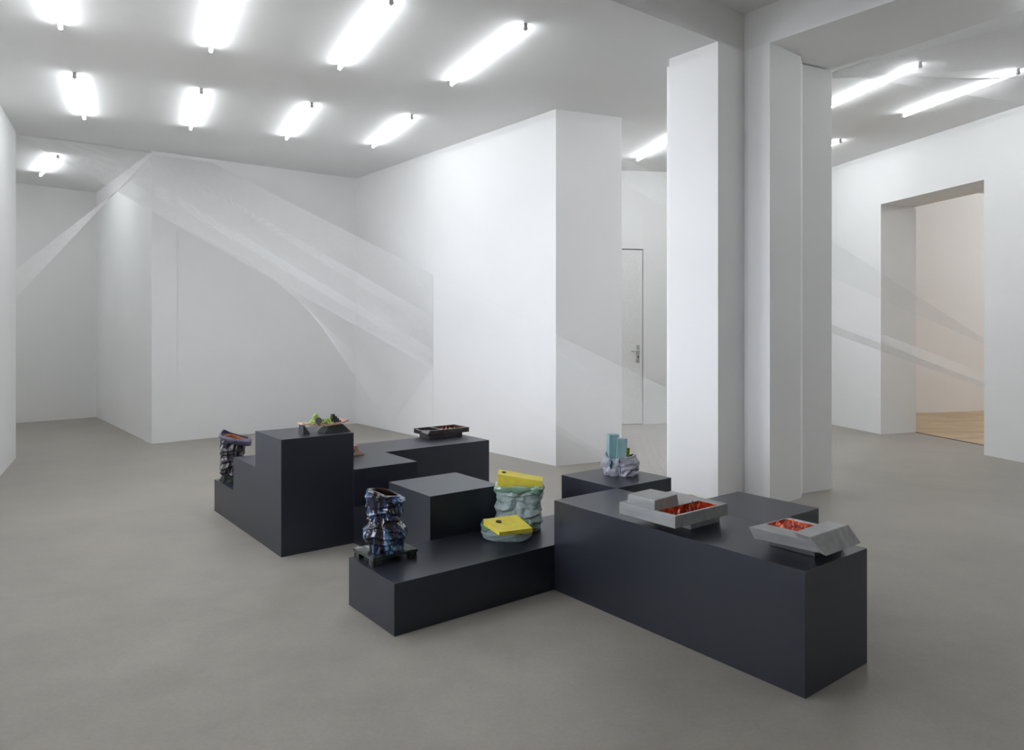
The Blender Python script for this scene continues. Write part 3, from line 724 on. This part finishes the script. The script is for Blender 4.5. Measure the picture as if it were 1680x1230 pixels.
# folded left well: walls around a lower sloped floor, notch in its near end
bm = bmesh.new()
u0, u1, v0, v1 = U(-2.555), U(-2.315), V(.575), V(.7195)
th_ = .018
hexa(bm, [(u0, v0, .036), (u1, v0, .036), (u1, v1, .036), (u0, v1, .036)], [(u0, v0, .066), (u1, v0+.0, .050), (u1, v1, .052), (u0, v1, .062)])
hexa(bm, [(u1-th_, v0, .04), (u1, v0, .04), (u1, v1, .04), (u1-th_, v1, .04)], [(u1-th_, v0+.028, .078), (u1, v0+.028, .078), (u1, v1, .078), (u1-th_, v1, .078)])
hexa(bm, [(u0, v0, .04), (u0+th_, v0, .04), (u0+th_, v1, .04), (u0, v1, .04)], [(u0, v0, .078), (u0+th_, v0, .078), (u0+th_, v1, .078), (u0, v1, .078)])
hexa(bm, [(u0, v0, .04), (U(-2.43), v0, .04), (U(-2.43), v0+th_, .04), (u0, v0+th_, .04)], [(u0, v0, .078), (U(-2.45), v0, .066), (U(-2.45), v0+th_, .066), (u0, v0+th_, .078)])
bevel(bm, .0012, 1); o = finish('folded_end', bm, M['umber'], dt)
bm = bmesh.new(); box(bm, U(-2.50), U(-2.335), V(.60), V(.945), 0, .038); bevel(bm, .002); finish('base_block', bm, M['umber'], dt)
bm = spikes(random.Random(9), (U(-2.53), U(-2.34), V(.75), V(.98)), .044, 30, .015, .036, .011); o = finish('jagged_lining', bm, M['redrag'], dt); o['label'] = 'small reddish peaks'

# 10. pink stepped piece behind the tall plinth
pk = thing('ceramic_steps', 'small pink stepped piece showing just past the tall plinth edge', 'ceramic piece', W(-2.06, -.27, .5), TH)
bm = bmesh.new()
for i in range(5):
    box(bm, -.06+.004*i, .06-.004*i, -.12, .096-.011*i, .010*i, .010*(i+1))
box(bm, -.045, .045, -.12, .048, .05, .072); bevel(bm, .0015, 1)
finish('step_body', bm, M['pink'], pk)
bm = bmesh.new(); hexa(bm, [(.060, -.02, .012), (.066, -.02, .012), (.066, .0, .012), (.060, .0, .012)], [(.050, .0, .042), (.062, .0, .042), (.062, .016, .042), (.050, .016, .042)])
o = finish('dark_chip', bm, M['blackgrey'], pk); o['label'] = 'tiny dark chip'

# 11. dark block behind the blue vase
dk = thing('ceramic_block', 'dark grey slab piece half hidden behind the blue-black vase', 'ceramic piece', W(-1.36, -.30, .25), TH)
bm = bmesh.new(); box(bm, -.09, .09, -.12, .12, .022, .056); bevel(bm, .003); finish('slab', bm, M['blackgrey'], dk)
bm = bmesh.new(); box(bm, -.06, .07, -.08, .10, 0, .024); bevel(bm, .002); finish('base_block', bm, M['blackgrey'], dk)
bm = bmesh.new(); box(bm, -.06, .05, -.07, .08, .055, .085); bevel(bm, .003); finish('upper_block', bm, M['blackgrey'], dk)

# ---------------------------------------------------------------- stretched thread sheets
def lerp3(a, b_, t): return a+(b_-a)*t
def sheet(label, A0, A1_, B0, B1, n, r=.0009, jit=.0, power=1.0, pins=None):
    """ruled sheet of single straight threads from line A0-A1_ to line B0-B1"""
    bm = bmesh.new(); rg = random.Random(n)
    for i in range(n):
        t = i/(n-1); s = t**power
        a = lerp3(A0, A1_, t); b_ = lerp3(B0, B1, max(0, min(1, s+rg.uniform(-jit, jit))))
        d = (b_-a).normalized(); o1 = d.orthogonal().normalized(); o2 = d.cross(o1)
        P = [[bm.verts.new(p+(o1*math.cos(k*2.0944)+o2*math.sin(k*2.0944))*r) for k in range(3)] for p in (a, b_)]
        for k in range(3):
            l = (k+1) % 3; bm.faces.new((P[0][k], P[0][l], P[1][l], P[1][k]))
    o = finish('thread_sheet', bm, M['thread']); recenter(o, A0)
    return tag(o, label, 'thread installation', 'white thread sheets stretched across the rooms', 'stuff')
def oncut(x, y):   # point on the line from the left wall corner to the return wall corner (under the ceiling edge)
    p = onwall(x, y, LW1, c249); p.z = min(p.z, zc(p.x, p.y)-.004); return p
def onback(x, y):
    p = onwall(x, y, c249, c584); p.z = min(p.z, zc(p.x, p.y)-.004); return p
mw = lambda x, y: onwall(x, y, c584, c912)
ww0 = (c584-c912).normalized(); wn = Vector((ww0.y, -ww0.x, 0))
if wn.y > 0: wn = -wn
off = wn*.006
sheet('broad white thread sheet fanning from the ceiling down to the long white wall', oncut(26, 221), oncut(247, 251), mw(711, 605)+off, mw(711, 520)+off, 150, r=.001)
sheet('upper edge of white threads from the back wall top to the long white wall', onback(250, 253)+Vector((0, -.01, 0)), onback(346, 266)+Vector((0, -.01, 0)), mw(711, 545)+off, mw(711, 451)+off, 110, r=.001)
sheet('dense bright strip of white threads inside the broad sheet', oncut(96, 229), oncut(150, 237), mw(711, 586)+off, mw(711, 574)+off, 34, r=.001)
sheet('twisted white thread sheet curving steeply over the back wall corner', oncut(40, 224), onback(345, 266)+Vector((0, -.01, 0)), mw(711, 600)+off, mw(640, 700)+off, 100, r=.0007)
lwp = lambda y: onwall(26.5, y, LW0, LW1)
sheet('narrow white thread band rising from the left wall to the ceiling corner', lwp(442), lwp(487), c249+Vector((-.01, -.02, 3.55)), c249+Vector((-.01, -.02, 3.66)), 60)
P1a, P1b = k3+Vector((.0, .0, 0)), k3
sheet('white threads running past the wall corner to the back of the pillar', mw(711, 452)+off, mw(711, 572)+off, atY(1101, 641, 6.42), atY(1101, 812, 6.42), 110, r=.0006)
sheet('fine white threads slanting down over the floor in the passage', mw(890, 560)+off, mw(890, 690)+off, atY(1101, 690, 6.42), atY(1101, 822, 6.42), 60, r=.0006)
# right room
jn = r2+on*.02
def injamb(y): 
    p = onwall(1614, y, r2, r2+rd*.01); return p
def jamb(yy):   # on the hidden near jamb face of the opening
    Y = jn.y; return Vector((jn.x-rd.x*.004, jn.y-rd.y*.004, H-(yy-HY)*Y/F))
pb = t1+dL_*.2
def pill(yy): return Vector((pb.x+.004, pb.y, H-(yy-HY)*pb.y/F))
sheet('upper band of white threads crossing the right doorway opening', pill(375), pill(440), jamb(556), jamb(564), 30, r=.0007)
sheet('lower band of white threads crossing the right doorway opening', pill(520), pill(534), jamb(628), jamb(637), 22, r=.0007)
lo_j = lambda x, y: onwall(x, y, r0, r1)
sheet('short fan of white threads at the far side of the doorway opening', lo_j(1404, 540), lo_j(1456, 551)+Vector((-.01, 0, 0)), jamb(636), jamb(612), 18, r=.0007)
zt = lambda x, y: Vector((x, y, zc(x, y)-.02))
cr = lambda x, y: at_c(x, y)
def at_c(x, y, dz=.02):
    z = 3.8
    for _ in range(20):
        Y = F*(z-H)/(HY-y); X = (x-CX)*Y/F; z = zc(X, Y)-dz
    return Vector((X, Y, z))
tp = Vector((t1.x+.005, t1.y, zc(t1.x, t1.y)-.03))
sheet('white threads fanning under the ceiling right of the pillar', tp, tp+Vector((0, 0, -.06)), at_c(1760, -10), at_c(1760, 105), 90)
sheet('white thread sheet under the ceiling crossing the two long right tubes', at_c(1380, 122, .09), at_c(1660, 130, .09), at_c(1800, 190, .10), at_c(1800, 100, .10), 90)
sheet('white threads high in front of the white door wall', onwall(1022, 262, c1020, hid)*1.0+Vector((.02, 0, 0)), onwall(1022, 300, c1020, hid)+Vector((.02, 0, 0)), atY(1110, 300, 7.2), atY(1110, 352, 7.2), 30)
# row of pins along the long wall and the alcove ceiling edge
bm = bmesh.new()
a = mw(711, 452); b_ = mw(711, 700)
for i in range(100):
    p = lerp3(a, b_, i/99); tube(bm, p, p+wn*.014, .0011, 5)
o = finish('pin_row', bm, M['pin']); recenter(o, a); tag(o, 'vertical row of tiny pins on the long white wall', 'pins', None, 'stuff')
bm = bmesh.new()
a = oncut(26, 221); b_ = oncut(247, 251)
for i in range(120):
    p = lerp3(a, b_, i/119); z = zc(p.x, p.y); q = Vector((p.x, p.y, z)); tube(bm, q, q+Vector((0, 0, -.018)), .0014, 5)
o = finish('pin_row', bm, M['pin']); recenter(o, a); tag(o, 'row of tiny pins along the ceiling edge of the left alcove', 'pins', None, 'stuff')

# ---------------------------------------------------------------- world, camera, colour
WORLD = 9.0
w = bpy.data.worlds.new('world'); SC.world = w; w.use_nodes = True
w.node_tree.nodes['Background'].inputs[0].default_value = (.86, .90, 1.0, 1); w.node_tree.nodes['Background'].inputs[1].default_value = WORLD
cam = bpy.data.cameras.new('camera'); co = bpy.data.objects.new('camera', cam); COL.objects.link(co)
co.location = (0, 0, H); co.rotation_euler = (math.pi/2, 0, 0)
cam.sensor_width = 36; cam.lens = F/1680*36; cam.sensor_fit = 'HORIZONTAL'
cam.shift_x = -(CX-840)/1680; cam.shift_y = -(615-HY)/1680; cam.clip_start = .05; cam.clip_end = 100
SC.camera = co
SC.view_settings.view_transform = 'Standard'; SC.view_settings.look = 'None'; SC.view_settings.gamma = 1; SC.view_settings.use_curve_mapping = False
SC.view_settings.exposure = 0.36
SC.cycles.max_bounces = 10; SC.cycles.diffuse_bounces = 8
